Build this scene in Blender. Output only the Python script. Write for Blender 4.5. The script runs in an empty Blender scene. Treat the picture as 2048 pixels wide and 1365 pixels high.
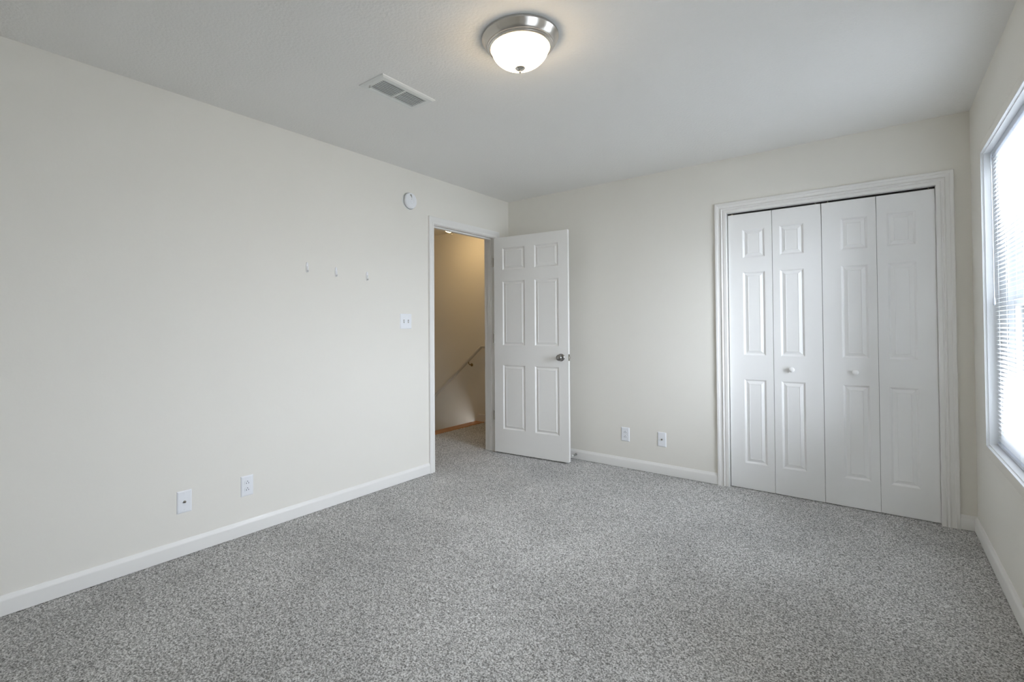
import bpy, bmesh, math, random
import numpy as np
from mathutils import Vector, Matrix

C = bpy.context.scene.collection
S = bpy.context.scene

# ------------------------------------------------------------------ camera
F_PX, CX, CY = 986.9, -65.74, -44.17            # focal length and optical-centre offset in pixels of 2048x1365
yaw, pitch, roll = math.radians(38.934), math.radians(0.8467), math.radians(-0.3316)
fw = Vector((-math.sin(yaw)*math.cos(pitch), math.cos(yaw)*math.cos(pitch), math.sin(pitch)))
rt = Vector((math.cos(yaw), math.sin(yaw), 0)); up = rt.cross(fw)
r2 = math.cos(roll)*rt + math.sin(roll)*up
u2 = -math.sin(roll)*rt + math.cos(roll)*up
cam = bpy.data.objects.new('camera', bpy.data.cameras.new('camera')); C.objects.link(cam)
M3 = Matrix((r2, u2, -fw)).transposed()
cam.matrix_world = Matrix.Translation((2.8698, -4.0262, 1.1992)) @ M3.to_4x4()
cam.data.sensor_width = 36; cam.data.sensor_fit = 'HORIZONTAL'
cam.data.lens = 36*F_PX/2048
cam.data.shift_x = -CX/2048; cam.data.shift_y = CY/2048
cam.data.clip_start = 0.02
S.camera = cam

# ------------------------------------------------------------------ view, world, daylight
S.view_settings.view_transform = 'Standard'; S.view_settings.look = 'None'
S.view_settings.exposure = 0.0; S.view_settings.gamma = 1.0
S.view_settings.use_curve_mapping = False
S.render.film_transparent = False
S.cycles.max_bounces = 14; S.cycles.diffuse_bounces = 10; S.cycles.transparent_max_bounces = 16
S.cycles.caustics_reflective = False; S.cycles.caustics_refractive = False
S.cycles.use_denoising = True
S.cycles.sample_clamp_indirect = 6.0
SKY = 22.6
w = bpy.data.worlds.new('overcast_sky'); S.world = w; w.use_nodes = True
nt = w.node_tree; bg = nt.nodes['Background']
bg.inputs[1].default_value = SKY
tc = nt.nodes.new('ShaderNodeTexCoord'); sp = nt.nodes.new('ShaderNodeSeparateXYZ')
rp = nt.nodes.new('ShaderNodeValToRGB')
mr = nt.nodes.new('ShaderNodeMapRange'); mr.inputs[1].default_value = -1; mr.inputs[2].default_value = 1
nt.links.new(tc.outputs['Generated'], sp.inputs[0]); nt.links.new(sp.outputs[2], mr.inputs[0])
nt.links.new(mr.outputs[0], rp.inputs[0]); nt.links.new(rp.outputs[0], bg.inputs[0])
e = rp.color_ramp.elements
e[0].position = 0.42; e[0].color = (0.62, 0.65, 0.71, 1)      # ground far below
e[1].position = 0.52; e[1].color = (0.915, 0.955, 1.08, 1)       # bright overcast sky

# extra sky brightness added towards -y to lift the right-hand closet leaves
ms = nt.nodes.new('ShaderNodeMapRange'); ms.interpolation_type = 'SMOOTHSTEP'
ms.inputs[1].default_value = -0.62; ms.inputs[2].default_value = -0.97; ms.inputs[3].default_value = SKY; ms.inputs[4].default_value = SKY*1.9
nt.links.new(sp.outputs[1], ms.inputs[0]); nt.links.new(ms.outputs[0], bg.inputs[1])

W = 3.302; H = 2.44; YF = -4.75; T = 0.12; TR = 0.15
# windows of the right wall: y0, y1, z0, z1
WINS = [(-1.53, -0.472, 0.58, 2.068), (-3.36, -2.43, 0.58, 2.068)]
for i, (a, b, c, d) in enumerate(WINS):
    l = bpy.data.lights.new('daylight', 'AREA'); l.shape = 'RECTANGLE'
    l.size = d-c; l.size_y = b-a; l.cycles.is_portal = True
    o = bpy.data.objects.new('daylight_portal', l); C.objects.link(o)
    o.matrix_world = Matrix.Translation((W+TR+0.03, (a+b)/2, (c+d)/2)) @ Matrix.Rotation(math.radians(90), 4, 'Y')

# ------------------------------------------------------------------ materials
MATS = {}
def mat(name, col, rough=0.5, metal=0.0, bump=None, var=None, spec=0.5, emit=None, coat=0):
    if name in MATS: return MATS[name]
    m = bpy.data.materials.new(name); m.use_nodes = True
    t = m.node_tree; b = t.nodes['Principled BSDF']
    b.inputs['Base Color'].default_value = (*col, 1)
    b.inputs['Roughness'].default_value = rough
    b.inputs['Metallic'].default_value = metal
    b.inputs['Specular IOR Level'].default_value = spec
    b.inputs['Coat Weight'].default_value = coat
    if emit:
        b.inputs['Emission Color'].default_value = (*emit[0], 1)
        b.inputs['Emission Strength'].default_value = emit[1]
    tco = t.nodes.new('ShaderNodeTexCoord')
    if var:
        n = t.nodes.new('ShaderNodeTexNoise'); n.inputs['Scale'].default_value = var[0]; n.inputs['Detail'].default_value = 4
        t.links.new(tco.outputs['Object'], n.inputs['Vector'])
        mx = t.nodes.new('ShaderNodeMix'); mx.data_type = 'RGBA'
        mx.inputs['A'].default_value = (*[c*(1-var[1]) for c in col], 1)
        mx.inputs['B'].default_value = (*[min(1, c*(1+var[1])) for c in col], 1)
        t.links.new(n.outputs['Fac'], mx.inputs['Factor']); t.links.new(mx.outputs['Result'], b.inputs['Base Color'])
    if bump:
        n = t.nodes.new('ShaderNodeTexNoise'); n.inputs['Scale'].default_value = bump[0]; n.inputs['Detail'].default_value = 3
        t.links.new(tco.outputs['Object'], n.inputs['Vector'])
        bp = t.nodes.new('ShaderNodeBump'); bp.inputs['Strength'].default_value = bump[1]; bp.inputs['Distance'].default_value = bump[2]
        t.links.new(n.outputs['Fac'], bp.inputs['Height']); t.links.new(bp.outputs['Normal'], b.inputs['Normal'])
    MATS[name] = m
    return m

WALL = mat('wall_paint', (0.80, 0.78, 0.73), 0.62, bump=(60, 0.25, 0.0012), var=(1.3, 0.012), spec=0.35)
CEIL = mat('ceiling_paint', (0.83, 0.825, 0.81), 0.85, spec=0.2, bump=(75, 0.55, 0.004))
TRIM = mat('trim_paint', (0.82, 0.812, 0.795), 0.35, bump=(40, 0.05, 0.0006))
DOORP = mat('door_paint', (0.85, 0.842, 0.825), 0.36, bump=(90, 0.08, 0.0005))
CLOS = mat('closet_door_paint', (0.87, 0.87, 0.868), 0.38, bump=(90, 0.08, 0.0005))
PLATE = mat('plate_plastic', (0.84, 0.86, 0.90), 0.3, bump=(120, 0.02, 0.0002))
SLOT = mat('dark_slot', (0.03, 0.03, 0.035), 0.6, bump=(100, 0.05, 0.0002))
BLACK = mat('dark_interior', (0.045, 0.04, 0.04), 0.8, bump=(60, 0.1, 0.001))
NICKEL = mat('brushed_nickel', (0.62, 0.59, 0.55), 0.24, 1.0, bump=(300, 0.04, 0.0002))
STEEL = mat('satin_steel', (0.34, 0.335, 0.325), 0.24, 1.0, bump=(300, 0.04, 0.0002))
HINGE = mat('hinge_metal', (0.30, 0.28, 0.24), 0.4, 1.0, bump=(200, 0.05, 0.0002))
BRASS = mat('dull_brass', (0.33, 0.25, 0.14), 0.4, 1.0, bump=(200, 0.05, 0.0002))
VENTM = mat('vent_enamel', (0.76, 0.775, 0.76), 0.35, bump=(80, 0.03, 0.0004))
VINYL = mat('window_vinyl', (0.82, 0.84, 0.86), 0.35, bump=(80, 0.03, 0.0004))
RAILM = mat('blind_rail', (0.60, 0.64, 0.72), 0.35, bump=(80, 0.03, 0.0004))
WOOD = mat('oak_wood', (0.42, 0.20, 0.085), 0.45, var=(18, 0.25), bump=(30, 0.1, 0.001))
RUBBER = mat('white_rubber', (0.78, 0.78, 0.76), 0.6, bump=(80, 0.05, 0.0004))
CLEAR = mat('hook_plastic', (0.88, 0.885, 0.91), 0.18, spec=0.6, bump=(80, 0.02, 0.0002))
HPAINT = mat('handrail_paint', (0.62, 0.60, 0.56), 0.4, bump=(40, 0.05, 0.0006))

def lamp_glass(name, col, strength):
    m = bpy.data.materials.new(name); m.use_nodes = True
    b = m.node_tree.nodes['Principled BSDF']
    b.inputs['Base Color'].default_value = (0.9, 0.88, 0.84, 1); b.inputs['Roughness'].default_value = 0.35
    b.inputs['Emission Color'].default_value = (*col, 1)
    n = m.node_tree.nodes.new('ShaderNodeTexNoise'); n.inputs['Scale'].default_value = 9
    mp = m.node_tree.nodes.new('ShaderNodeMapRange'); mp.inputs[3].default_value = strength*0.93; mp.inputs[4].default_value = strength*1.07
    m.node_tree.links.new(n.outputs['Fac'], mp.inputs[0]); m.node_tree.links.new(mp.outputs[0], b.inputs['Emission Strength'])
    return m

def slat_mat():
    m = bpy.data.materials.new('blind_slat'); m.use_nodes = True; t = m.node_tree
    b = t.nodes['Principled BSDF']; b.inputs['Base Color'].default_value = (0.93, 0.94, 0.95, 1); b.inputs['Roughness'].default_value = 0.4
    tr = t.nodes.new('ShaderNodeBsdfTranslucent'); tr.inputs[0].default_value = (0.93, 0.94, 0.96, 1)
    n = t.nodes.new('ShaderNodeTexNoise'); n.inputs['Scale'].default_value = 6
    mp = t.nodes.new('ShaderNodeMapRange'); mp.inputs[3].default_value = 0.46; mp.inputs[4].default_value = 0.54
    mx = t.nodes.new('ShaderNodeMixShader')
    t.links.new(n.outputs['Fac'], mp.inputs[0]); t.links.new(mp.outputs[0], mx.inputs[0])
    t.links.new(b.outputs[0], mx.inputs[1]); t.links.new(tr.outputs[0], mx.inputs[2])
    t.links.new(mx.outputs[0], t.nodes['Material Output'].inputs[0])
    return m
SLAT = slat_mat()

def glass_mat():
    m = bpy.data.materials.new('window_glass'); m.use_nodes = True; t = m.node_tree
    tr = t.nodes.new('ShaderNodeBsdfTransparent'); tr.inputs[0].default_value = (0.94, 0.96, 0.95, 1)
    gl = t.nodes.new('ShaderNodeBsdfGlossy'); gl.inputs['Roughness'].default_value = 0.02
    lw = t.nodes.new('ShaderNodeFresnel'); lw.inputs[0].default_value = 1.35
    mx = t.nodes.new('ShaderNodeMixShader')
    t.links.new(lw.outputs[0], mx.inputs[0]); t.links.new(tr.outputs[0], mx.inputs[1]); t.links.new(gl.outputs[0], mx.inputs[2])
    t.links.new(mx.outputs[0], t.nodes['Material Output'].inputs[0])
    return m
GLASS = glass_mat()

def carpet_mat():
    m = bpy.data.materials.new('carpet_pile'); m.use_nodes = True; t = m.node_tree
    b = t.nodes['Principled BSDF']; b.inputs['Roughness'].default_value = 0.95; b.inputs['Specular IOR Level'].default_value = 0.1
    b.inputs['Sheen Weight'].default_value = 0.15; b.inputs['Sheen Roughness'].default_value = 0.6
    tco = t.nodes.new('ShaderNodeTexCoord')
    n = t.nodes.new('ShaderNodeTexNoise'); n.inputs['Scale'].default_value = 165; n.inputs['Detail'].default_value = 2.5; n.inputs['Roughness'].default_value = 0.6
    t.links.new(tco.outputs['Object'], n.inputs['Vector'])
    rp = t.nodes.new('ShaderNodeValToRGB'); e = rp.color_ramp.elements
    e[0].position = 0.36; e[0].color = (0.14, 0.137, 0.13, 1)
    e[1].position = 0.63; e[1].color = (0.70, 0.695, 0.685, 1)
    k = e.new(0.50); k.color = (0.39, 0.385, 0.375, 1)
    t.links.new(n.outputs['Fac'], rp.inputs[0])
    # brushed patches where the pile lies the other way
    n2 = t.nodes.new('ShaderNodeTexNoise'); n2.inputs['Scale'].default_value = 1.5; n2.inputs['Detail'].default_value = 4; n2.inputs['Distortion'].default_value = 0.6
    t.links.new(tco.outputs['Object'], n2.inputs['Vector'])
    mp = t.nodes.new('ShaderNodeMapRange'); mp.inputs[1].default_value = 0.35; mp.inputs[2].default_value = 0.65
    mp.inputs[3].default_value = 0.89; mp.inputs[4].default_value = 1.09
    t.links.new(n2.outputs['Fac'], mp.inputs[0])
    mul = t.nodes.new('ShaderNodeMix'); mul.data_type = 'RGBA'; mul.blend_type = 'MULTIPLY'; mul.inputs['Factor'].default_value = 1
    t.links.new(rp.outputs[0], mul.inputs['A']); t.links.new(mp.outputs[0], mul.inputs['B'])
    t.links.new(mul.outputs['Result'], b.inputs['Base Color'])
    return m
CARPET = carpet_mat()

# ------------------------------------------------------------------ mesh helpers
def obj(name, bm, m, parent=None, smooth=False, loc=None):
    me = bpy.data.meshes.new(name)
    bmesh.ops.recalc_face_normals(bm, faces=bm.faces)
    bm.to_mesh(me); bm.free()
    if m: me.materials.append(m)
    if smooth:
        for p in me.polygons: p.use_smooth = True
    o = bpy.data.objects.new(name, me); C.objects.link(o)
    if parent:
        o.parent = parent
    if loc is not None: o.location = loc
    return o
def smooth_by_angle(o, deg=35):
    for p in o.data.polygons: p.use_smooth = True
    a = math.radians(deg); bm = bmesh.new(); bm.from_mesh(o.data)
    for ed in bm.edges:
        ed.smooth = not (len(ed.link_faces) == 2 and ed.calc_face_angle(0) > a)
    bm.to_mesh(o.data); bm.free(); return o
def tag(o, label, cat, group=None):
    o['label'] = label; o['category'] = cat
    if group: o['group'] = group
    return o
def struct(o, label=None):
    o['kind'] = 'structure'
    return o
def empty(name, loc=(0, 0, 0), rotz=0):
    o = bpy.data.objects.new(name, None); C.objects.link(o)
    o.empty_display_size = 0.05
    o.location = loc; o.rotation_euler = (0, 0, rotz); return o
def box(bm, x0, x1, y0, y1, z0, z1, bev=0.0, seg=2):
    vs = [bm.verts.new((x, y, z)) for x in (x0, x1) for y in (y0, y1) for z in (z0, z1)]
    fs = [(0, 1, 3, 2), (4, 6, 7, 5), (0, 4, 5, 1), (2, 3, 7, 6), (0, 2, 6, 4), (1, 5, 7, 3)]
    faces = [bm.faces.new([vs[i] for i in f]) for f in fs]
    if bev:
        es = list({e for f in faces for e in f.edges})
        bmesh.ops.bevel(bm, geom=es, offset=bev, segments=seg, profile=0.6, affect='EDGES')
def lathe(bm, prof, n=48, axis='Z', origin=(0, 0, 0), cap=True):
    ox, oy, oz = origin; rings = []
    for (r, h) in prof:
        ring = []
        if r < 1e-6:
            p = {'Z': (0, 0, h), 'X': (h, 0, 0), 'Y': (0, h, 0)}[axis]
            ring = [bm.verts.new((ox+p[0], oy+p[1], oz+p[2]))]
        else:
            for i in range(n):
                a = 2*math.pi*i/n; c, s = r*math.cos(a), r*math.sin(a)
                p = {'Z': (c, s, h), 'X': (h, c, s), 'Y': (s, h, c)}[axis]
                ring.append(bm.verts.new((ox+p[0], oy+p[1], oz+p[2])))
        rings.append(ring)
    for A, B in zip(rings, rings[1:]):
        for i in range(n):
            a0, a1 = A[i % len(A)], A[(i+1) % len(A)]; b0, b1 = B[i % len(B)], B[(i+1) % len(B)]
            vs = []
            for v in (a0, a1, b1, b0):
                if v not in vs: vs.append(v)
            if len(vs) > 2: bm.faces.new(vs)
    if cap:
        for ring in (rings[0], rings[-1]):
            if len(ring) > 2: bm.faces.new(ring)
def tube(bm, pts, r, n=12, cap=True):
    pts = [Vector(p) for p in pts]; rings = []
    for i, p in enumerate(pts):
        d = (pts[min(i+1, len(pts)-1)]-pts[max(i-1, 0)]).normalized()
        a = Vector((0, 0, 1)) if abs(d.z) < 0.9 else Vector((1, 0, 0))
        s = d.cross(a).normalized(); t = s.cross(d)
        rr = r[i] if isinstance(r, (list, tuple)) else r
        rings.append([bm.verts.new(p+rr*(math.cos(2*math.pi*k/n)*s+math.sin(2*math.pi*k/n)*t)) for k in range(n)])
    for A, B in zip(rings, rings[1:]):
        for i in range(n): bm.faces.new((A[i], A[(i+1) % n], B[(i+1) % n], B[i]))
    if cap: bm.faces.new(rings[0]); bm.faces.new(rings[-1])
def slab(bm, us, vs, holes, fn, t0, t1):
    """slab with rectangular holes; fn(u,v,t)->xyz"""
    us = sorted(set(us+[h[0] for h in holes]+[h[1] for h in holes])); vs = sorted(set(vs+[h[2] for h in holes]+[h[3] for h in holes]))
    def solid(i, j):
        if i < 0 or j < 0 or i >= len(us)-1 or j >= len(vs)-1: return False
        u, v = (us[i]+us[i+1])/2, (vs[j]+vs[j+1])/2
        return not any(h[0] < u < h[1] and h[2] < v < h[3] for h in holes)
    cache = {}
    def V(i, j, k):
        if (i, j, k) not in cache: cache[i, j, k] = bm.verts.new(fn(us[i], vs[j], t1 if k else t0))
        return cache[i, j, k]
    for i in range(len(us)-1):
        for j in range(len(vs)-1):
            if not solid(i, j): continue
            for k in (0, 1): bm.faces.new((V(i, j, k), V(i+1, j, k), V(i+1, j+1, k), V(i, j+1, k)))
            for (di, dj, a, b) in ((-1, 0, (i, j), (i, j+1)), (1, 0, (i+1, j), (i+1, j+1)), (0, -1, (i, j), (i+1, j)), (0, 1, (i, j+1), (i+1, j+1))):
                if not solid(i+di, j+dj): bm.faces.new((V(*a, 0), V(*b, 0), V(*b, 1), V(*a, 1)))
def molding(bm, path, prof, fn, closed=False):
    """profile (offset outwards, height) swept along a path of (u, v, du, dv), du/dv the mitre direction"""
    rows = []
    for (u, v, du, dv) in path: rows.append([bm.verts.new(fn(u+du*o, v+dv*o, h)) for (o, h) in prof])
    n = len(rows); k = len(prof)
    for i in range(n if closed else n-1):
        A, B = rows[i], rows[(i+1) % n]
        for j in range(k): bm.faces.new((A[j], A[(j+1) % k], B[(j+1) % k], B[j]))
    if not closed: bm.faces.new(rows[0]); bm.faces.new(rows[-1])

# ------------------------------------------------------------------ room shell
DOOR = (-1.072, -0.235, 2.048)       # y range and head height of the doorway in the left wall
CL = (2.000, 3.150, 2.030)           # closet opening in the back wall: x0, x1, head
bm = bmesh.new(); slab(bm, [YF-T, 0.95], [-2.7, 2.6], [(DOOR[0]-0.02, DOOR[1]+0.02, -0.05, DOOR[2]+0.02)], lambda u, v, t: (t, u, v), -0.115, 0.0)
# the wall starts at the floor inside the doorway
struct(obj('wall_left', bm, WALL))
bm = bmesh.new(); slab(bm, [0.0, W], [-0.05, H+0.1], [(CL[0]-0.018, CL[1]+0.018, -0.05, CL[2]+0.018)], lambda u, v, t: (u, t, v), 0.0, 0.115)
struct(obj('wall_back', bm, WALL))
bm = bmesh.new(); slab(bm, [YF-T, 0.95], [-0.05, H+0.1], [(a, b, c, d) for a, b, c, d in WINS], lambda u, v, t: (t, u, v), W, W+TR)
struct(obj('wall_right', bm, WALL))
bm = bmesh.new(); box(bm, 0.0, W, YF-T, YF, -0.05, H+0.1); struct(obj('wall_front', bm, WALL))
bm = bmesh.new(); box(bm, -4.6, W+TR, YF-T, 0.95, H, H+0.12); struct(obj('ceiling', bm, CEIL))
# closet box behind the folding doors, shade of the gaps put into its near-black colour
bm = bmesh.new(); box(bm, 0.0, W, 0.72, 0.80, -0.05, H); struct(obj('wall_closet', bm, BLACK))

# floor: cut-pile carpet, a dense mesh of small tufts
def carpet(name, x0, x1, y0, y1, step, seed):
    nx, ny = int((x1-x0)/step)+1, int((y1-y0)/step)+1
    rng = np.random.default_rng(seed)
    X, Y = np.meshgrid(np.linspace(x0, x1, nx), np.linspace(y0, y1, ny), indexing='xy')
    X = X + rng.uniform(-.25, .25, X.shape)*step; Y = Y + rng.uniform(-.25, .25, X.shape)*step
    Z = rng.uniform(-1, 1, X.shape)
    Z = 0.62*Z + 0.38*(np.roll(Z, 1, 0)+np.roll(Z, 1, 1)+np.roll(Z, -1, 0)+np.roll(Z, -1, 1))/4*2
    Z = Z*0.0034 - 0.0030
    co = np.stack([X, Y, Z], -1).reshape(-1, 3).astype(np.float32)
    idx = np.arange(nx*ny).reshape(ny, nx)
    q = np.stack([idx[:-1, :-1], idx[:-1, 1:], idx[1:, 1:], idx[1:, :-1]], -1).reshape(-1).astype(np.int32)
    me = bpy.data.meshes.new(name); nf = len(q)//4
    me.vertices.add(nx*ny); me.vertices.foreach_set('co', co.ravel())
    me.loops.add(len(q)); me.loops.foreach_set('vertex_index', q)
    me.polygons.add(nf); me.polygons.foreach_set('loop_start', np.arange(0, nf*4, 4, dtype=np.int32))
    me.polygons.foreach_set('loop_total', np.full(nf, 4, np.int32))
    me.update(); me.validate(); me.materials.append(CARPET)
    me.polygons.foreach_set('use_smooth', np.ones(nf, bool))
    o = bpy.data.objects.new(name, me); C.objects.link(o); return struct(o)
carpet('floor', 0.0, W, -3.9, 0.115, 0.0045, 1)
bm = bmesh.new(); box(bm, 0.0, W, YF, -3.9, -0.05, -0.002); struct(obj('floor', bm, CARPET))
carpet('floor', -0.985, 0.0, -1.3, 0.827, 0.005, 2)
bm = bmesh.new(); box(bm, -1.0, -0.115, -2.6, -1.3, -0.05, -0.002)
struct(obj('floor', bm, CARPET))
bm = bmesh.new(); box(bm, 0.0, W, 0.115, 0.72, -0.05, -0.002); struct(obj('floor', bm, CARPET))
bm = bmesh.new(); box(bm, -1.0, W, YF, 0.83, -0.09, -0.052); struct(obj('floor', bm, BLACK))

# ------------------------------------------------------------------ hall and stairwell
bm = bmesh.new(); box(bm, -4.5, -0.115, 0.827, 0.95, -2.7, H); struct(obj('wall_hall_back', bm, WALL))
bm = bmesh.new(); box(bm, -4.6, -4.5, -0.3, 0.95, -2.7, H); struct(obj('wall_stair_end', bm, WALL))
bm = bmesh.new(); box(bm, -4.5, -1.0, -0.3, -0.18, -2.7, H); struct(obj('wall_stair_front', bm, WALL))
bm = bmesh.new(); box(bm, -1.12, -1.0, -2.7, -0.3, -0.05, H); struct(obj('wall_hall_left', bm, WALL))
bm = bmesh.new(); box(bm, -1.0, -0.115, -2.72, -2.6, -0.05, H); struct(obj('wall_hall_front', bm, WALL))
bm = bmesh.new(); box(bm, -4.6, -1.0, -0.3, 0.95, -2.75, -2.65); struct(obj('floor', bm, CARPET))
# carpeted flight going down
bm = bmesh.new(); n = 13; rise = 2.65/14
for i in range(n): box(bm, -1.06-0.255*(i+1), -1.06-0.255*i, -0.17, 0.812, -2.65, -rise*(i+1))
struct(obj('floor_stairs', bm, CARPET))
# wood nosing along the landing edge
bm = bmesh.new(); box(bm, -1.10, -0.965, -0.178, 0.812, -0.05, 0.004, 0.004)
struct(obj('trim_1', bm, WOOD))
# skirting of the hall back wall: level on the landing, then down with the flight
bm = bmesh.new()
out = [(-0.115, 0.0), (-0.115, 0.092), (-1.062, 0.092), (-4.4, 0.092-3.338*0.86), (-4.4, -0.10-3.338*0.86), (-1.10, -0.10), (-1.06, 0.0)]
A = [bm.verts.new((x, 0.827, z)) for x, z in out]; B = [bm.verts.new((x, 0.813, z)) for x, z in out]
bm.faces.new(A); bm.faces.new(B)
for i in range(len(out)): j = (i+1) % len(out); bm.faces.new((A[i], A[j], B[j], B[i]))
struct(obj('baseboard_hall', bm, TRIM))

# ------------------------------------------------------------------ baseboards
BH = 0.083
prof = [(0, 0), (0.0135, 0), (0.0135, 0.060), (0.0125, 0.066), (0.0095, 0.0705), (0.0065, 0.077), (0.004, BH), (0, BH)]
def baseboard(name, a, b, nrm):
    """straight run from a to b; profile leaves the wall along nrm"""
    bm = bmesh.new(); rows = []
    for p, m in ((a, 1), (b, -1)):
        rows.append([bm.verts.new((p[0]+nrm[0]*o, p[1]+nrm[1]*o, h)) for o, h in prof])
    k = len(prof)
    for j in range(k): bm.faces.new((rows[0][j], rows[0][(j+1) % k], rows[1][(j+1) % k], rows[1][j]))
    bm.faces.new(rows[0]); bm.faces.new(rows[1])
    return struct(smooth_by_angle(obj(name, bm, TRIM), 30))
CW = 0.060
baseboard('baseboard_left', (0, YF), (0, DOOR[0]-CW), (1, 0))
baseboard('baseboard_left', (0, DOOR[1]+CW), (0, 0), (1, 0))
baseboard('baseboard_back', (0.0135, 0), (CL[0]-0.078, 0), (0, -1))
baseboard('baseboard_back', (CL[1]+0.078, 0), (W, 0), (0, -1))
baseboard('baseboard_right', (W, YF), (W, -0.0135), (-1, 0))
baseboard('baseboard_front', (0, YF), (W, YF), (0, 1))

# ------------------------------------------------------------------ casings and jambs
dprof = [(0.0, 0), (0.0, 0.010), (0.004, 0.0125), (0.016, 0.0125), (0.020, 0.010), (0.028, 0.0115), (0.044, 0.016), (0.052, 0.0175), (0.058, 0.0165), (0.060, 0.013), (0.060, 0)]
cprof = [(0.0, 0), (0.0, 0.011), (0.003, 0.014), (0.020, 0.014), (0.024, 0.0105), (0.028, 0.010), (0.031, 0.0155), (0.035, 0.0175), (0.039, 0.0155), (0.042, 0.011),
         (0.046, 0.010), (0.060, 0.0125), (0.063, 0.016), (0.070, 0.0185), (0.077, 0.018), (0.080, 0.0155), (0.080, 0)]
y0, y1, zh = DOOR
bm = bmesh.new()
molding(bm, [(y0-0.004, -0.004, -1, 0), (y0-0.004, zh+0.004, -1, 1), (y1+0.004, zh+0.004, 1, 1), (y1+0.004, -0.004, 1, 0)], dprof, lambda u, v, h: (h, u, v))
struct(smooth_by_angle(obj('trim_2', bm, TRIM), 25))
bm = bmesh.new()
molding(bm, [(y0-0.004, -0.004, -1, 0), (y0-0.004, zh+0.004, -1, 1), (y1+0.004, zh+0.004, 1, 1), (y1+0.004, -0.004, 1, 0)], dprof, lambda u, v, h: (-0.115-h, u, v))
struct(smooth_by_angle(obj('trim_3', bm, TRIM), 25))
# door jamb lining with stop
bm = bmesh.new()
box(bm, -0.116, 0.001, y0-0.019, y0, -0.004, zh); box(bm, -0.116, 0.001, y1, y1+0.019, -0.004, zh); box(bm, -0.116, 0.001, y0-0.019, y1+0.019, zh, zh+0.019)
box(bm, -0.075, -0.040, y0, y0+0.011, -0.004, zh-0.011, 0.002); box(bm, -0.075, -0.040, y1-0.011, y1, -0.004, zh-0.011, 0.002); box(bm, -0.075, -0.040, y0, y1, zh-0.011, zh, 0.002)
struct(obj('trim_4', bm, TRIM))
c0, c1, ch = CL
bm = bmesh.new()
molding(bm, [(c0, -0.004, -1, 0), (c0, ch, -1, 1), (c1, ch, 1, 1), (c1, -0.004, 1, 0)], cprof, lambda u, v, h: (u, -h, v))
struct(smooth_by_angle(obj('trim_5', bm, TRIM), 25))
bm = bmesh.new()
box(bm, c0-0.017, c0, -0.001, 0.116, -0.004, ch); box(bm, c1, c1+0.017, -0.001, 0.116, -0.004, ch); box(bm, c0-0.017, c1+0.017, -0.001, 0.116, ch, ch+0.017)
struct(obj('trim_6', bm, TRIM))

# ------------------------------------------------------------------ panelled leaves
RINGS = [(0.0, 0.0), (0.003, 0.0015), (0.011, 0.0095), (0.0145, 0.0100), (0.0345, 0.0018), (0.0360, 0.0034), (0.0375, 0.0036)]
def leaf_bm(x0, x1, z0, z1, th, panels, both=True):
    """leaf in local x/z, front at y=0 (facing -y), back at y=th"""
    bm = bmesh.new()
    xs = sorted({x0, x1} | {p[0] for p in panels} | {p[1] for p in panels}); zs = sorted({z0, z1} | {p[2] for p in panels} | {p[3] for p in panels})
    for side in (0, 1):
        base = 0 if side == 0 else th; sg = 1 if side == 0 else -1
        cache = {}
        def V(x, z):
            if (x, z) not in cache: cache[x, z] = bm.verts.new((x, base, z))
            return cache[x, z]
        for i in range(len(xs)-1):
            for j in range(len(zs)-1):
                mx, mz = (xs[i]+xs[i+1])/2, (zs[j]+zs[j+1])/2
                if (side == 0 or both) and any(p[0] < mx < p[1] and p[2] < mz < p[3] for p in panels): continue
                bm.faces.new((V(xs[i], zs[j]), V(xs[i+1], zs[j]), V(xs[i+1], zs[j+1]), V(xs[i], zs[j+1])))
        if side == 0 or both:
            for (a, b, c, d) in panels:
                prev = [V(a, c), V(b, c), V(b, d), V(a, d)]
                for (o, dep) in RINGS[1:]:
                    cur = [bm.verts.new((x, base+sg*dep, z)) for x, z in ((a+o, c+o), (b-o, c+o), (b-o, d-o), (a+o, d-o))]
                    for k in range(4): bm.faces.new((prev[k], prev[(k+1) % 4], cur[(k+1) % 4], cur[k]))
                    prev = cur
                bm.faces.new(prev)
        if side == 0: F = cache
    Bk = cache
    for i in range(len(xs)-1):
        for z in (z0, z1): bm.faces.new((F[xs[i], z], F[xs[i+1], z], Bk[xs[i+1], z], Bk[xs[i], z]))
    for j in range(len(zs)-1):
        for x in (x0, x1): bm.faces.new((F[x, zs[j]], F[x, zs[j+1]], Bk[x, zs[j+1]], Bk[x, zs[j]]))
    bm.normal_update()
    es = [e for e in bm.edges if len(e.link_faces) == 2 and e.calc_face_angle(0) > math.radians(80)]
    bmesh.ops.bevel(bm, geom=es, offset=0.0018, segments=2, profile=0.5, affect='EDGES')
    return bm

# the open room door, swung against the back wall
d1 = empty('door_1', (0.020, -0.2705, 0), math.radians(5.0)); struct(d1)
pz = [(0.231, 0.834), (1.018, 1.623), (1.729, 1.937)]
bm = leaf_bm(0.0, 0.757, 0.012, 2.040, 0.035, [(a, b, c, d) for (a, b) in ((0.095, 0.333), (0.432, 0.670)) for (c, d) in pz])
leaf = obj('door_leaf', bm, DOORP, d1)
kx, kz = 0.692, 0.921
bm = bmesh.new()
lathe(bm, [(0.0, -0.003), (0.027, -0.003), (0.0325, -0.0045), (0.033, -0.007), (0.030, -0.0105), (0.020, -0.013), (0.0125, -0.0145), (0.0115, -0.018), (0.0115, -0.029), (0.014, -0.033),
           (0.022, -0.037), (0.0268, -0.043), (0.0275, -0.049), (0.0262, -0.056), (0.022, -0.0615), (0.014, -0.065), (0.006, -0.0662), (0.0, -0.0664)], 40, 'Y', (kx, 0.003, kz), cap=False)
kn = smooth_by_angle(obj('door_knob', bm, STEEL, d1), 50)
bm = bmesh.new()
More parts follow.
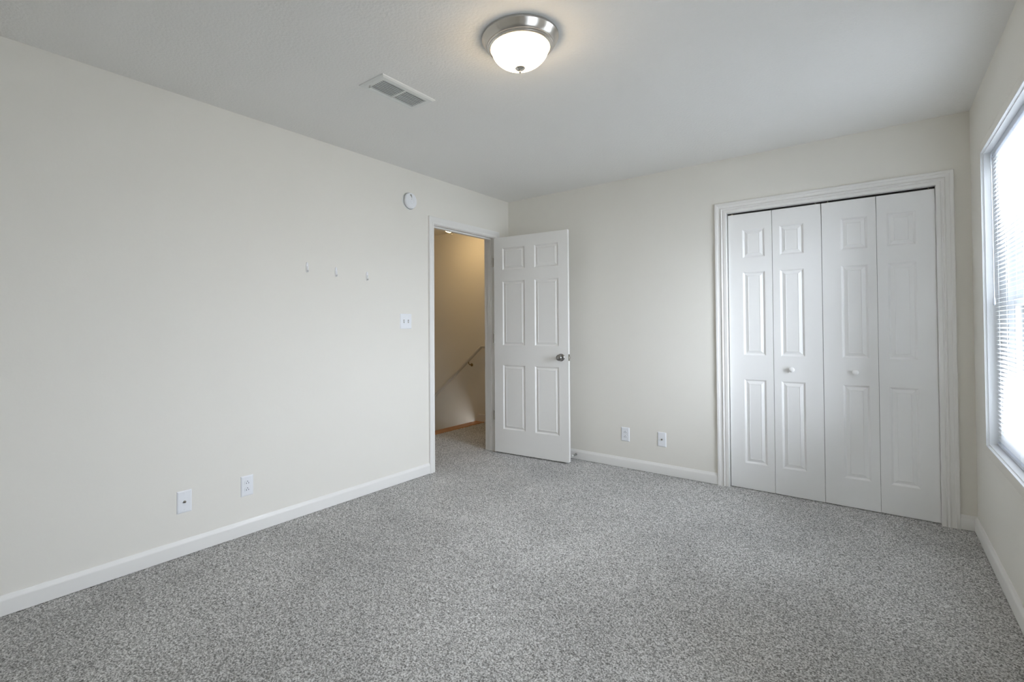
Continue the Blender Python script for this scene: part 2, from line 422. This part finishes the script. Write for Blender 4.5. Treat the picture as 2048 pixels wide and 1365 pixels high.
lathe(bm, [(0.0, 0.0), (0.033, 0.0), (0.033, 0.004), (0.0125, 0.012), (0.0115, 0.028), (0.022, 0.035), (0.0275, 0.047), (0.022, 0.060), (0.0, 0.064)], 32, 'Y', (kx, 0.035, kz), cap=False)
smooth_by_angle(obj('door_knob', bm, STEEL, d1), 50)
bm = bmesh.new(); box(bm, 0.7555, 0.7585, 0.0045, 0.0305, kz-0.029, kz+0.029, 0.001)
lp = obj('latch_plate', bm, HINGE, d1)
bm = bmesh.new()
pts = [(0.0, -0.0085), (0.010, -0.0085), (0.010, 0.0085), (0.0, 0.0085)]
vs = []
for (x, y) in ((0.7585, 0.009), (0.7585, 0.026), (0.7695, 0.026), (0.763, 0.009)):
    vs.append((x, y))
lo = [bm.verts.new((x, y, kz-0.009)) for x, y in vs]; hi = [bm.verts.new((x, y, kz+0.009)) for x, y in vs]
bm.faces.new(lo); bm.faces.new(hi)
for i in range(4): bm.faces.new((lo[i], lo[(i+1) % 4], hi[(i+1) % 4], hi[i]))
obj('latch_bolt', bm, NICKEL, lp)
for zc in (1.809, 1.084, 0.352):
    bm = bmesh.new()
    tube(bm, [(-0.0055, 0.003, zc-0.044), (-0.0055, 0.003, zc+0.044)], 0.0055, 14)
    box(bm, -0.004, 0.0005, 0.003, 0.033, zc-0.044, zc+0.044)
    smooth_by_angle(obj('hinge', bm, HINGE, d1), 40)

# two pairs of bifold closet doors
def bifold(name, leaves, knob_x, pins):
    root = struct(empty(name, ((leaves[0][0]+leaves[-1][1])/2, 0.02, 0)))
    ox = root.location.x
    for i, (a, b, pa, pb) in enumerate(leaves):
        bm = leaf_bm(a-ox, b-ox, 0.004, 2.017, 0.030, [(pa-ox, pb-ox, c, d) for c, d in ((0.188, 0.800), (0.976, 1.586), (1.690, 1.899))], False)
        lf = obj('door_leaf', bm, CLOS, root)
        if a < knob_x < b:
            bm = bmesh.new()
            lathe(bm, [(0, 0.0), (0.0095, 0.0), (0.0085, -0.004), (0.0075, -0.009), (0.009, -0.013), (0.0155, -0.018), (0.0178, -0.024), (0.0165, -0.0295), (0.011, -0.0335), (0.005, -0.0350), (0, -0.0353)],
                  32, 'Y', (knob_x-ox, 0.0, 0.884), cap=False)
            smooth_by_angle(obj('door_knob', bm, CLOS, lf), 50)
        for p in pins:
            if a < p < b:
                bm = bmesh.new(); tube(bm, [(p-ox, 0.010, 2.016), (p-ox, 0.010, 2.034)], 0.004, 12); box(bm, p-ox-0.006, p-ox+0.006, 0.004, 0.016, 2.016, 2.020)
                obj('pivot_pin', bm, NICKEL, lf)
    return root
bifold('door_2', [(2.005, 2.2880, 2.101, 2.244), (2.2912, 2.5780, 2.336, 2.479)], 2.401, (2.032, 2.548))
bifold('door_3', [(2.5818, 2.8680, 2.685, 2.825), (2.8712, 3.1470, 2.922, 3.060)], 2.752, (2.618, 3.120))
bm = bmesh.new(); box(bm, c0+0.001, c1-0.001, 0.026, 0.050, ch-0.004, ch)
struct(obj('trim_7', bm, BLACK))

# ------------------------------------------------------------------ windows
def window(idx, win):
    a, b, c, d = win; X = W+0.085
    root = struct(empty('window_%d' % idx, (X, (a+b)/2, c)))
    L = lambda bm: [setattr(v, 'co', v.co - root.location) for v in bm.verts]
    bm = bmesh.new()                                                # casing round the opening, painted like the wall
    wprof = [(0.0, -0.002), (0.0, 0.0125), (0.0035, 0.0125), (0.0065, 0.010), (0.050, 0.0085), (0.0545, 0.0065), (0.057, 0.0)]
    molding(bm, [(a, c, -1, -1), (a, d, -1, 1), (b, d, 1, 1), (b, c, 1, -1)], wprof, lambda u, v, h: (W-h, u, v), True)
    L(bm); smooth_by_angle(obj('window_casing', bm, WALL, root), 25)
    bm = bmesh.new()                                                # white bead and lining of the reveal
    slab(bm, [a, b], [c, d], [(a+0.004, b-0.004, c+0.004, d-0.004)], lambda u, v, s: (s, u, v), W-0.0150, W-0.004)
    slab(bm, [a, b], [c, d], [(a+0.010, b-0.010, c+0.010, d-0.010)], lambda u, v, s: (s, u, v), W-0.004, X)
    L(bm); obj('window_lining', bm, VINYL, root)
    bm = bmesh.new()
    slab(bm, [a+0.010, b-0.010], [c+0.010, d-0.010], [(a+0.046, b-0.046, c+0.046, d-0.046)], lambda u, v, s: (s, u, v), X-0.02, X+0.06)
    L(bm); obj('window_frame', bm, VINYL, root)
    mz = 1.300
    for (z0, z1, xo) in ((c+0.044, mz+0.018, 0.0), (mz-0.018, d-0.044, 0.030)):
        bm = bmesh.new()
        slab(bm, [a+0.044, b-0.044], [z0, z1], [(a+0.080, b-0.080, z0+0.036, z1-0.036)], lambda u, v, s: (X+xo+s, u, v), 0.0, 0.026)
        L(bm); sash = obj('window_sash', bm, VINYL, root)
        bm = bmesh.new(); box(bm, X+xo+0.011, X+xo+0.015, a+0.078, b-0.078, z0+0.034, z1-0.034)
        L(bm); obj('glass_pane', bm, GLASS, sash)
    return root
window(1, WINS[0]); window(2, WINS[1])

def blind(win, label, tilt_deg=14):
    a, b, c, d = win; xb = W+0.036; ya, yb = a+0.016, b-0.014
    root = empty('window_blind', (xb, (a+b)/2, c)); tag(root, label, 'window blind')
    L = lambda bm: [setattr(v, 'co', v.co - root.location) for v in bm.verts]
    bm = bmesh.new(); box(bm, xb-0.014, xb+0.014, ya, yb, d-0.036, d-0.007, 0.002); L(bm); obj('headrail', bm, RAILM, root)
    bm = bmesh.new(); box(bm, xb-0.012, xb+0.012, ya, yb, c+0.012, c+0.026, 0.003); L(bm); obj('bottom_rail', bm, RAILM, root)
    bm = bmesh.new(); z = c+0.044; tilt = math.radians(tilt_deg)
    while z < d-0.045:
        prev = None
        for k in range(5):
            s = -0.0115+0.00575*k; hgt = 0.0016*(1-(s/0.0115)**2)
            x = xb+s*math.cos(tilt); zz = z+s*math.sin(tilt)+hgt
            cur = (bm.verts.new((x, ya, zz)), bm.verts.new((x, yb, zz)))
            if prev: bm.faces.new((prev[0], prev[1], cur[1], cur[0]))
            prev = cur
        z += 0.0205
    L(bm); obj('slats', bm, SLAT, root, smooth=True)
    for yy in (yb-0.12, (a+b)/2, ya+0.12):
        bm = bmesh.new()
        for xx in (xb-0.0128, xb+0.0128): tube(bm, [(xx, yy, c+0.02), (xx, yy, d-0.03)], 0.0006, 6)
        L(bm); obj('ladder_cord', bm, SLAT, root)
    bm = bmesh.new(); yw = yb-0.085; xw = xb-0.026
    tube(bm, [(xb-0.010, yw, d-0.030), (xw, yw, d-0.040), (xw, yw-0.004, d-0.12), (xw, yw-0.012, 1.325)], 0.0019, 8)
    L(bm); wd = obj('tilt_wand', bm, RAILM, root)
    bm = bmesh.new(); tube(bm, [(xw, yw-0.012, 1.328), (xw, yw-0.012, 1.318), (xw, yw-0.0125, 1.292), (xw, yw-0.0125, 1.286)], [0.002, 0.0042, 0.0050, 0.002], 10)
    L(bm); obj('wand_tip', bm, RAILM, wd)
    return root
blind(WINS[0], 'white horizontal slat blind lowered over the bright window beside the closet')
blind(WINS[1], 'white slat blind added over the unseen second window to cut its daylight', 54)  # out of view, added to weaken the light from this window

# ------------------------------------------------------------------ ceiling lamp
def flush_light(name, loc, label, gmat, sc=1.0):
    root = empty(name, loc); tag(root, label, 'ceiling light', )
    bm = bmesh.new()
    lathe(bm, [(0.100, 0.0), (0.163*sc, 0.0), (0.1645*sc, -0.004), (0.1640*sc, -0.010), (0.1610*sc, -0.0145), (0.1575*sc, -0.020), (0.1520*sc, -0.029), (0.1470*sc, -0.036), (0.1440*sc, -0.0385),
               (0.1425*sc, -0.0385), (0.1420*sc, -0.0425), (0.1385*sc, -0.0445), (0.1370*sc, -0.0485), (0.1325*sc, -0.0510), (0.1270*sc, -0.0515), (0.1255*sc, -0.0490), (0.1265*sc, -0.035), (0.120*sc, -0.010)], 96, 'Z', cap=False)
    smooth_by_angle(obj('metal_ring', bm, NICKEL, root), 28)
    bm = bmesh.new(); pr = []
    for i in range(15):
        a = math.pi/2*i/14; pr.append((0.1235*sc*math.cos(a), -0.044-0.0885*math.sin(a)))
    pr[-1] = (0.0, pr[-1][1])
    lathe(bm, pr, 72, 'Z', cap=False); obj('glass_shade', bm, gmat, root, smooth=True)
    bm = bmesh.new(); zb = -0.1325
    lathe(bm, [(0, zb+0.006), (0.021, zb+0.004), (0.0222, zb-0.001), (0.018, zb-0.0055), (0.007, zb-0.008), (0.0035, zb-0.009), (0.0035, zb-0.0125), (0.0052, zb-0.015), (0.0052, zb-0.018), (0.003, zb-0.0215), (0, zb-0.0222)], 32, 'Z', cap=False)
    smooth_by_angle(obj('finial', bm, NICKEL, root), 40)
    return root
LAMP = lamp_glass('lit_frosted_glass', (1.0, 0.76, 0.46), 19.0)
flush_light('ceiling_light', (1.690, -2.275, H), 'round flush ceiling light with brushed nickel ring and lit frosted glass bowl', LAMP)
HLAMP = lamp_glass('lit_hall_glass', (1.0, 0.69, 0.34), 23.0)
flush_light('ceiling_light', (-1.035, 0.305, H), 'small glowing ceiling light in the stairwell seen through the doorway', HLAMP)

# ------------------------------------------------------------------ ceiling air register
vx0, vx1, vy0, vy1 = 0.8165, 1.0045, -2.454, -2.0865
root = empty('ceiling_vent', ((vx0+vx1)/2, (vy0+vy1)/2, H)); tag(root, 'white rectangular air vent with two banks of louvers on the ceiling', 'air vent')
cx, cy = root.location.x, root.location.y
hx, hy = (vx1-vx0)/2, (vy1-vy0)/2; ix, iy = hx-0.038, hy-0.036
bm = bmesh.new()
vp = [(0.0, -0.0005), (0.0, -0.0085), (0.004, -0.0100), (0.026, -0.0100), (0.036, -0.0045), (0.038, -0.0005)]
molding(bm, [(-ix, -iy, -1, -1), (-ix, iy, -1, 1), (ix, iy, 1, 1), (ix, -iy, 1, -1)], [(o, h) for o, h in vp], lambda u, v, h: (u, v, h), True)
smooth_by_angle(obj('vent_frame', bm, VENTM, root), 20)
bm = bmesh.new(); box(bm, -ix, ix, -iy, iy, -0.0012, -0.0004); obj('shade_backing', bm, mat('painted_duct_shade', (0.08, 0.08, 0.078), 0.8, bump=(60, 0.1, 0.001)), root)  # backing sheet under the ceiling; the duct's shade is put into its dark colour
bm = bmesh.new(); box(bm, -ix, ix, -0.006, 0.006, -0.0095, -0.001, 0.001); obj('center_bar', bm, VENTM, root)
for (ya, yb) in ((-iy, -0.006), (0.006, iy)):
    bm = bmesh.new(); n = 8
    for i in range(n):
        x = -ix+(i+0.5)*2*ix/n; dx = -0.0006
        P = [(x-dx, -0.0092), (x-dx+0.0010, -0.0088), (x+dx+0.0010, -0.0022), (x+dx, -0.0018)]
        A = [bm.verts.new((px, ya, pz_)) for px, pz_ in P]; B = [bm.verts.new((px, yb, pz_)) for px, pz_ in P]
        bm.faces.new(A); bm.faces.new(B)
        for k in range(4): bm.faces.new((A[k], A[(k+1) % 4], B[(k+1) % 4], B[k]))
    obj('louvers', bm, VENTM, root)
bm = bmesh.new(); box(bm, -0.045, -0.030, -iy-0.012, -iy-0.008, -0.0185, -0.009, 0.001)
box(bm, -0.046, -0.029, -iy-0.0125, -iy-0.0075, -0.023, -0.017, 0.0015); obj('damper_lever', bm, VENTM, root)
for yy in (-hy+0.014, hy-0.014):
    bm = bmesh.new(); lathe(bm, [(0.0035, -0.0095), (0.003, -0.0112), (0, -0.0116)], 14, 'Z', (0.0, yy, 0), cap=False)
    obj('screw_head', bm, VENTM, root)

# ------------------------------------------------------------------ smoke detector
root = empty('smoke_detector', (0, -1.352, 2.190)); tag(root, 'round white smoke detector high on the wall, just left of the doorway head', 'smoke detector')
bm = bmesh.new(); lathe(bm, [(0, 0.0), (0.066, 0.0), (0.067, 0.002), (0.067, 0.010), (0.065, 0.012)], 56, 'X', cap=False)
lathe(bm, [(0.060, 0.010), (0.060, 0.014), (0.0, 0.014)], 56, 'X', cap=False); smooth_by_angle(obj('mounting_base', bm, PLATE, root), 30)
bm = bmesh.new(); lathe(bm, [(0.0, 0.013), (0.0605, 0.013), (0.0625, 0.015), (0.0625, 0.024), (0.0610, 0.029), (0.0560, 0.0335), (0.048, 0.0350), (0.0, 0.0360)], 56, 'X', cap=False)
smooth_by_angle(obj('cover', bm, PLATE, root), 30)
bm = bmesh.new()
for (yy, zz, wd, hh) in ((-0.009, 0.044, 0.018, 0.0050), (-0.006, 0.0375, 0.014, 0.0050), (-0.002, 0.031, 0.010, 0.0050), (0.001, 0.025, 0.006, 0.004)):
    box(bm, 0.0345, 0.0365, yy-wd/2, yy+wd/2, zz-hh/2, zz+hh/2)
obj('sounder_slots', bm, HINGE, root)
bm = bmesh.new(); lathe(bm, [(0, 0.034), (0.0022, 0.034), (0.0022, 0.0368), (0, 0.0372)], 12, 'X', (0, 0.0, 0.012), cap=False); obj('indicator', bm, STEEL, root)
bm = bmesh.new(); lathe(bm, [(0.0165, 0.0352), (0.0175, 0.0366), (0.019, 0.0366), (0.020, 0.0352)], 28, 'X', (0, 0.008, -0.004), cap=False); obj('test_button', bm, PLATE, root)

# ------------------------------------------------------------------ wall plates
def plate_root(name, wall, u, z, label, cat, group=None):
    """local frame: x along the wall to the right as seen from the room, y out of the wall negative, z up"""
    r = empty(name, (0, u, z) if wall == 'left' else (u, 0, z), math.radians(90) if wall == 'left' else 0)
    return tag(r, label, cat, group)
def plate_bm(w_, h_):
    bm = bmesh.new()
    P = [(0.0, 0.0), (0.0, -0.0022), (0.0045, -0.0055), (0.006, -0.0060)]
    prev = None
    for (o, y) in P:
        cur = [bm.verts.new((sx*(w_/2-o), y, sz*(h_/2-o))) for sx, sz in ((-1, -1), (1, -1), (1, 1), (-1, 1))]
        if prev:
            for k in range(4): bm.faces.new((prev[k], prev[(k+1) % 4], cur[(k+1) % 4], cur[k]))
        else: bm.faces.new(cur)
        prev = cur
    bm.faces.new(prev); return bm
def screw(root, x, z):
    bm = bmesh.new(); lathe(bm, [(0.0034, -0.0055), (0.0030, -0.0070), (0, -0.0074)], 16, 'Y', (x, 0, z), cap=False); s = obj('screw_head', bm, PLATE, root)
def duplex(name, wall, u, z, label):
    root = plate_root(name, wall, u, z, label, 'power outlet', 'duplex power outlets')
    obj('cover_plate', plate_bm(0.072, 0.116), PLATE, root)
    for s in (1, -1):
        zc = s*0.0195
        bm = bmesh.new()                                             # rounded receptacle face
        n = 28; ring = []
        for k in range(n):
            a = 2*math.pi*k/n; x = 0.0172*math.cos(a); z_ = max(-0.0120, min(0.0120, 0.0172*math.sin(a))); ring.append((x, z_+zc))
        A = [bm.verts.new((x, -0.0055, z_)) for x, z_ in ring]; B = [bm.verts.new((x*0.97, -0.0078, zc+(z_-zc)*0.97)) for x, z_ in ring]
        bm.faces.new(B)
        for k in range(n): bm.faces.new((A[k], A[(k+1) % n], B[(k+1) % n], B[k]))
        rc = obj('receptacle', bm, PLATE, root)
        bm = bmesh.new()
        for (x, hh) in ((-0.0064, 0.0085), (0.0064, 0.0070)): box(bm, x-0.0014, x+0.0014, -0.0082, -0.0076, zc-0.0045-hh/2+0.0015, zc-0.0045+hh/2+0.0015)
        lathe(bm, [(0.0026, -0.0076), (0.0026, -0.0082), (0, -0.0082)], 12, 'Y', (0, 0, zc+0.0072), cap=False)
        obj('slots', bm, SLOT, rc)
    screw(root, 0, 0); return root
def coax(name, wall, u, z, label, w_=0.072):
    root = plate_root(name, wall, u, z, label, 'cable outlet', 'cable outlets')
    obj('cover_plate', plate_bm(w_, 0.116), PLATE, root)
    bm = bmesh.new(); lathe(bm, [(0.0068, -0.0055), (0.0068, -0.0078), (0.0048, -0.0082), (0.0048, -0.0150), (0.0042, -0.0155), (0.0034, -0.0140), (0, -0.0140)], 16, 'Y', cap=False)
    smooth_by_angle(obj('cable_socket', bm, HINGE, root), 40)
    screw(root, 0, 0.042); screw(root, 0, -0.042); return root
coax('cable_outlet', 'left', -2.968, 0.280, 'white cable outlet plate on the long plain wall nearest the camera')
duplex('power_outlet', 'left', -2.634, 0.279, 'white duplex power outlet on the long plain wall below the hooks')
duplex('power_outlet', 'back', 1.199, 0.280, 'white duplex power outlet on the wall between open door and closet')
coax('cable_outlet', 'back', 1.504, 0.278, 'white cable outlet plate near the closet casing', 0.068)

root = plate_root('light_switch', 'left', -1.3875, 1.241, 'white double toggle light switch beside the doorway casing', 'light switch')
obj('cover_plate', plate_bm(0.118, 0.116), PLATE, root)
for (x, s) in ((-0.023, -1), (0.023, 1)):
    bm = bmesh.new(); box(bm, x-0.0055, x+0.0055, -0.0064, -0.0058, -0.0125, 0.0125); slot_ = obj('toggle_opening', bm, HINGE, root)
    bm = bmesh.new()
    P = [(-0.0060, -0.0075), (-0.0060, 0.0075), (-0.0165, s*0.006+0.0035), (-0.0165, s*0.006-0.0035)]
    A = [bm.verts.new((x-0.0042, y, z_)) for y, z_ in P]; B = [bm.verts.new((x+0.0042, y, z_)) for y, z_ in P]
    bm.faces.new(A); bm.faces.new(B)
    for k in range(4): bm.faces.new((A[k], A[(k+1) % 4], B[(k+1) % 4], B[k]))
    obj('toggle', bm, PLATE, root)
    for zz in (-0.030, 0.030): screw(root, x, zz)

# ------------------------------------------------------------------ three adhesive hooks on the left wall
def hook(y, z, label):
    root = empty('wall_hook', (0, y, z), math.radians(90)); tag(root, label, 'wall hook', 'adhesive hooks on the plain wall')
    bm = bmesh.new()                                                 # tall oval backing
    n = 28; R = [(0.0095*math.copysign(abs(math.cos(a))**0.7, math.cos(a)), 0.0335*math.copysign(abs(math.sin(a))**0.8, math.sin(a))) for a in [2*math.pi*k/n for k in range(n)]]
    A = [bm.verts.new((x, 0, z_)) for x, z_ in R]; B = [bm.verts.new((x*0.98, -0.0030, z_*0.99)) for x, z_ in R]; D = [bm.verts.new((x*0.8, -0.0048, z_*0.93)) for x, z_ in R]
    bm.faces.new(A); bm.faces.new(D)
    for P, Q in ((A, B), (B, D)):
        for k in range(n): bm.faces.new((P[k], P[(k+1) % n], Q[(k+1) % n], Q[k]))
    smooth_by_angle(obj('backing', bm, CLEAR, root), 40)
    bm = bmesh.new(); pts = []; rr = []
    for k in range(13):
        t = k/12
        if t < 0.45: p = (0, -0.0045-0.001*t, 0.006-0.026*t/0.45)
        else:
            a = (t-0.45)/0.55*math.radians(200); p = (0, -0.0045-0.0060*(1-math.cos(a))/1.0, -0.020-0.0065*math.sin(a))
        pts.append(p); rr.append(0.0052-0.0016*t)
    tube(bm, pts, rr, 10); obj('hook_arm', bm, CLEAR, root, smooth=True)
    return root
hook(-2.244, 1.587, 'small clear hook stuck on the wall farthest from the door of the three')
hook(-2.025, 1.575, 'small clear hook stuck on the wall, middle one of the three')
hook(-1.762, 1.566, 'small clear hook stuck on the wall nearest the doorway and smoke detector')

# ------------------------------------------------------------------ spring door stop on the back skirting
root = empty('door_stop', (0.742, -0.0135, 0.042)); tag(root, 'small metal spring door stop on the skirting behind the open door', 'door stop')
bm = bmesh.new(); lathe(bm, [(0, 0), (0.0095, 0), (0.0095, -0.004), (0.0062, -0.008), (0, -0.008)], 20, 'Y', cap=False); smooth_by_angle(obj('base', bm, STEEL, root), 40)
bm = bmesh.new(); N = 14*16
tube(bm, [(0.0058*math.cos(2*math.pi*i/16), -0.006-0.060*i/N, 0.0058*math.sin(2*math.pi*i/16)) for i in range(N+1)], 0.0013, 6); obj('spring', bm, STEEL, root, smooth=True)
bm = bmesh.new(); lathe(bm, [(0, -0.064), (0.0075, -0.064), (0.0085, -0.068), (0.0085, -0.076), (0.006, -0.079), (0, -0.0795)], 20, 'Y', cap=False); smooth_by_angle(obj('rubber_tip', bm, RUBBER, root), 40)

# ------------------------------------------------------------------ stair handrail in the hall
hx0, hz0, sl = -0.965, 0.948, 0.842
root = empty('handrail', (hx0, 0.827, hz0)); tag(root, 'painted stair handrail on brackets running down the hall wall', 'handrail')
bm = bmesh.new(); yr = 0.765-0.827
tube(bm, [(0.075, 0.0, 0.0), (0.075, yr, 0.0), (0.0, yr, 0.0), (-2.9, yr, -2.9*sl)], 0.0205, 14)
smooth_by_angle(obj('rail', bm, HPAINT, root), 40)
for dx in (-0.21, -1.35, -2.6):
    bm = bmesh.new(); zc = dx*sl
    tube(bm, [(dx, yr, zc-0.019), (dx, yr, zc-0.045), (dx+0.0, yr+0.018, zc-0.060), (dx, -0.006, zc-0.066)], 0.0065, 10)
    lathe(bm, [(0, 0.0), (0.020, 0.0), (0.020, -0.004), (0.010, -0.008), (0, -0.008)], 20, 'Y', (dx, 0, zc-0.066), cap=False)
    smooth_by_angle(obj('bracket', bm, BRASS, root), 40)
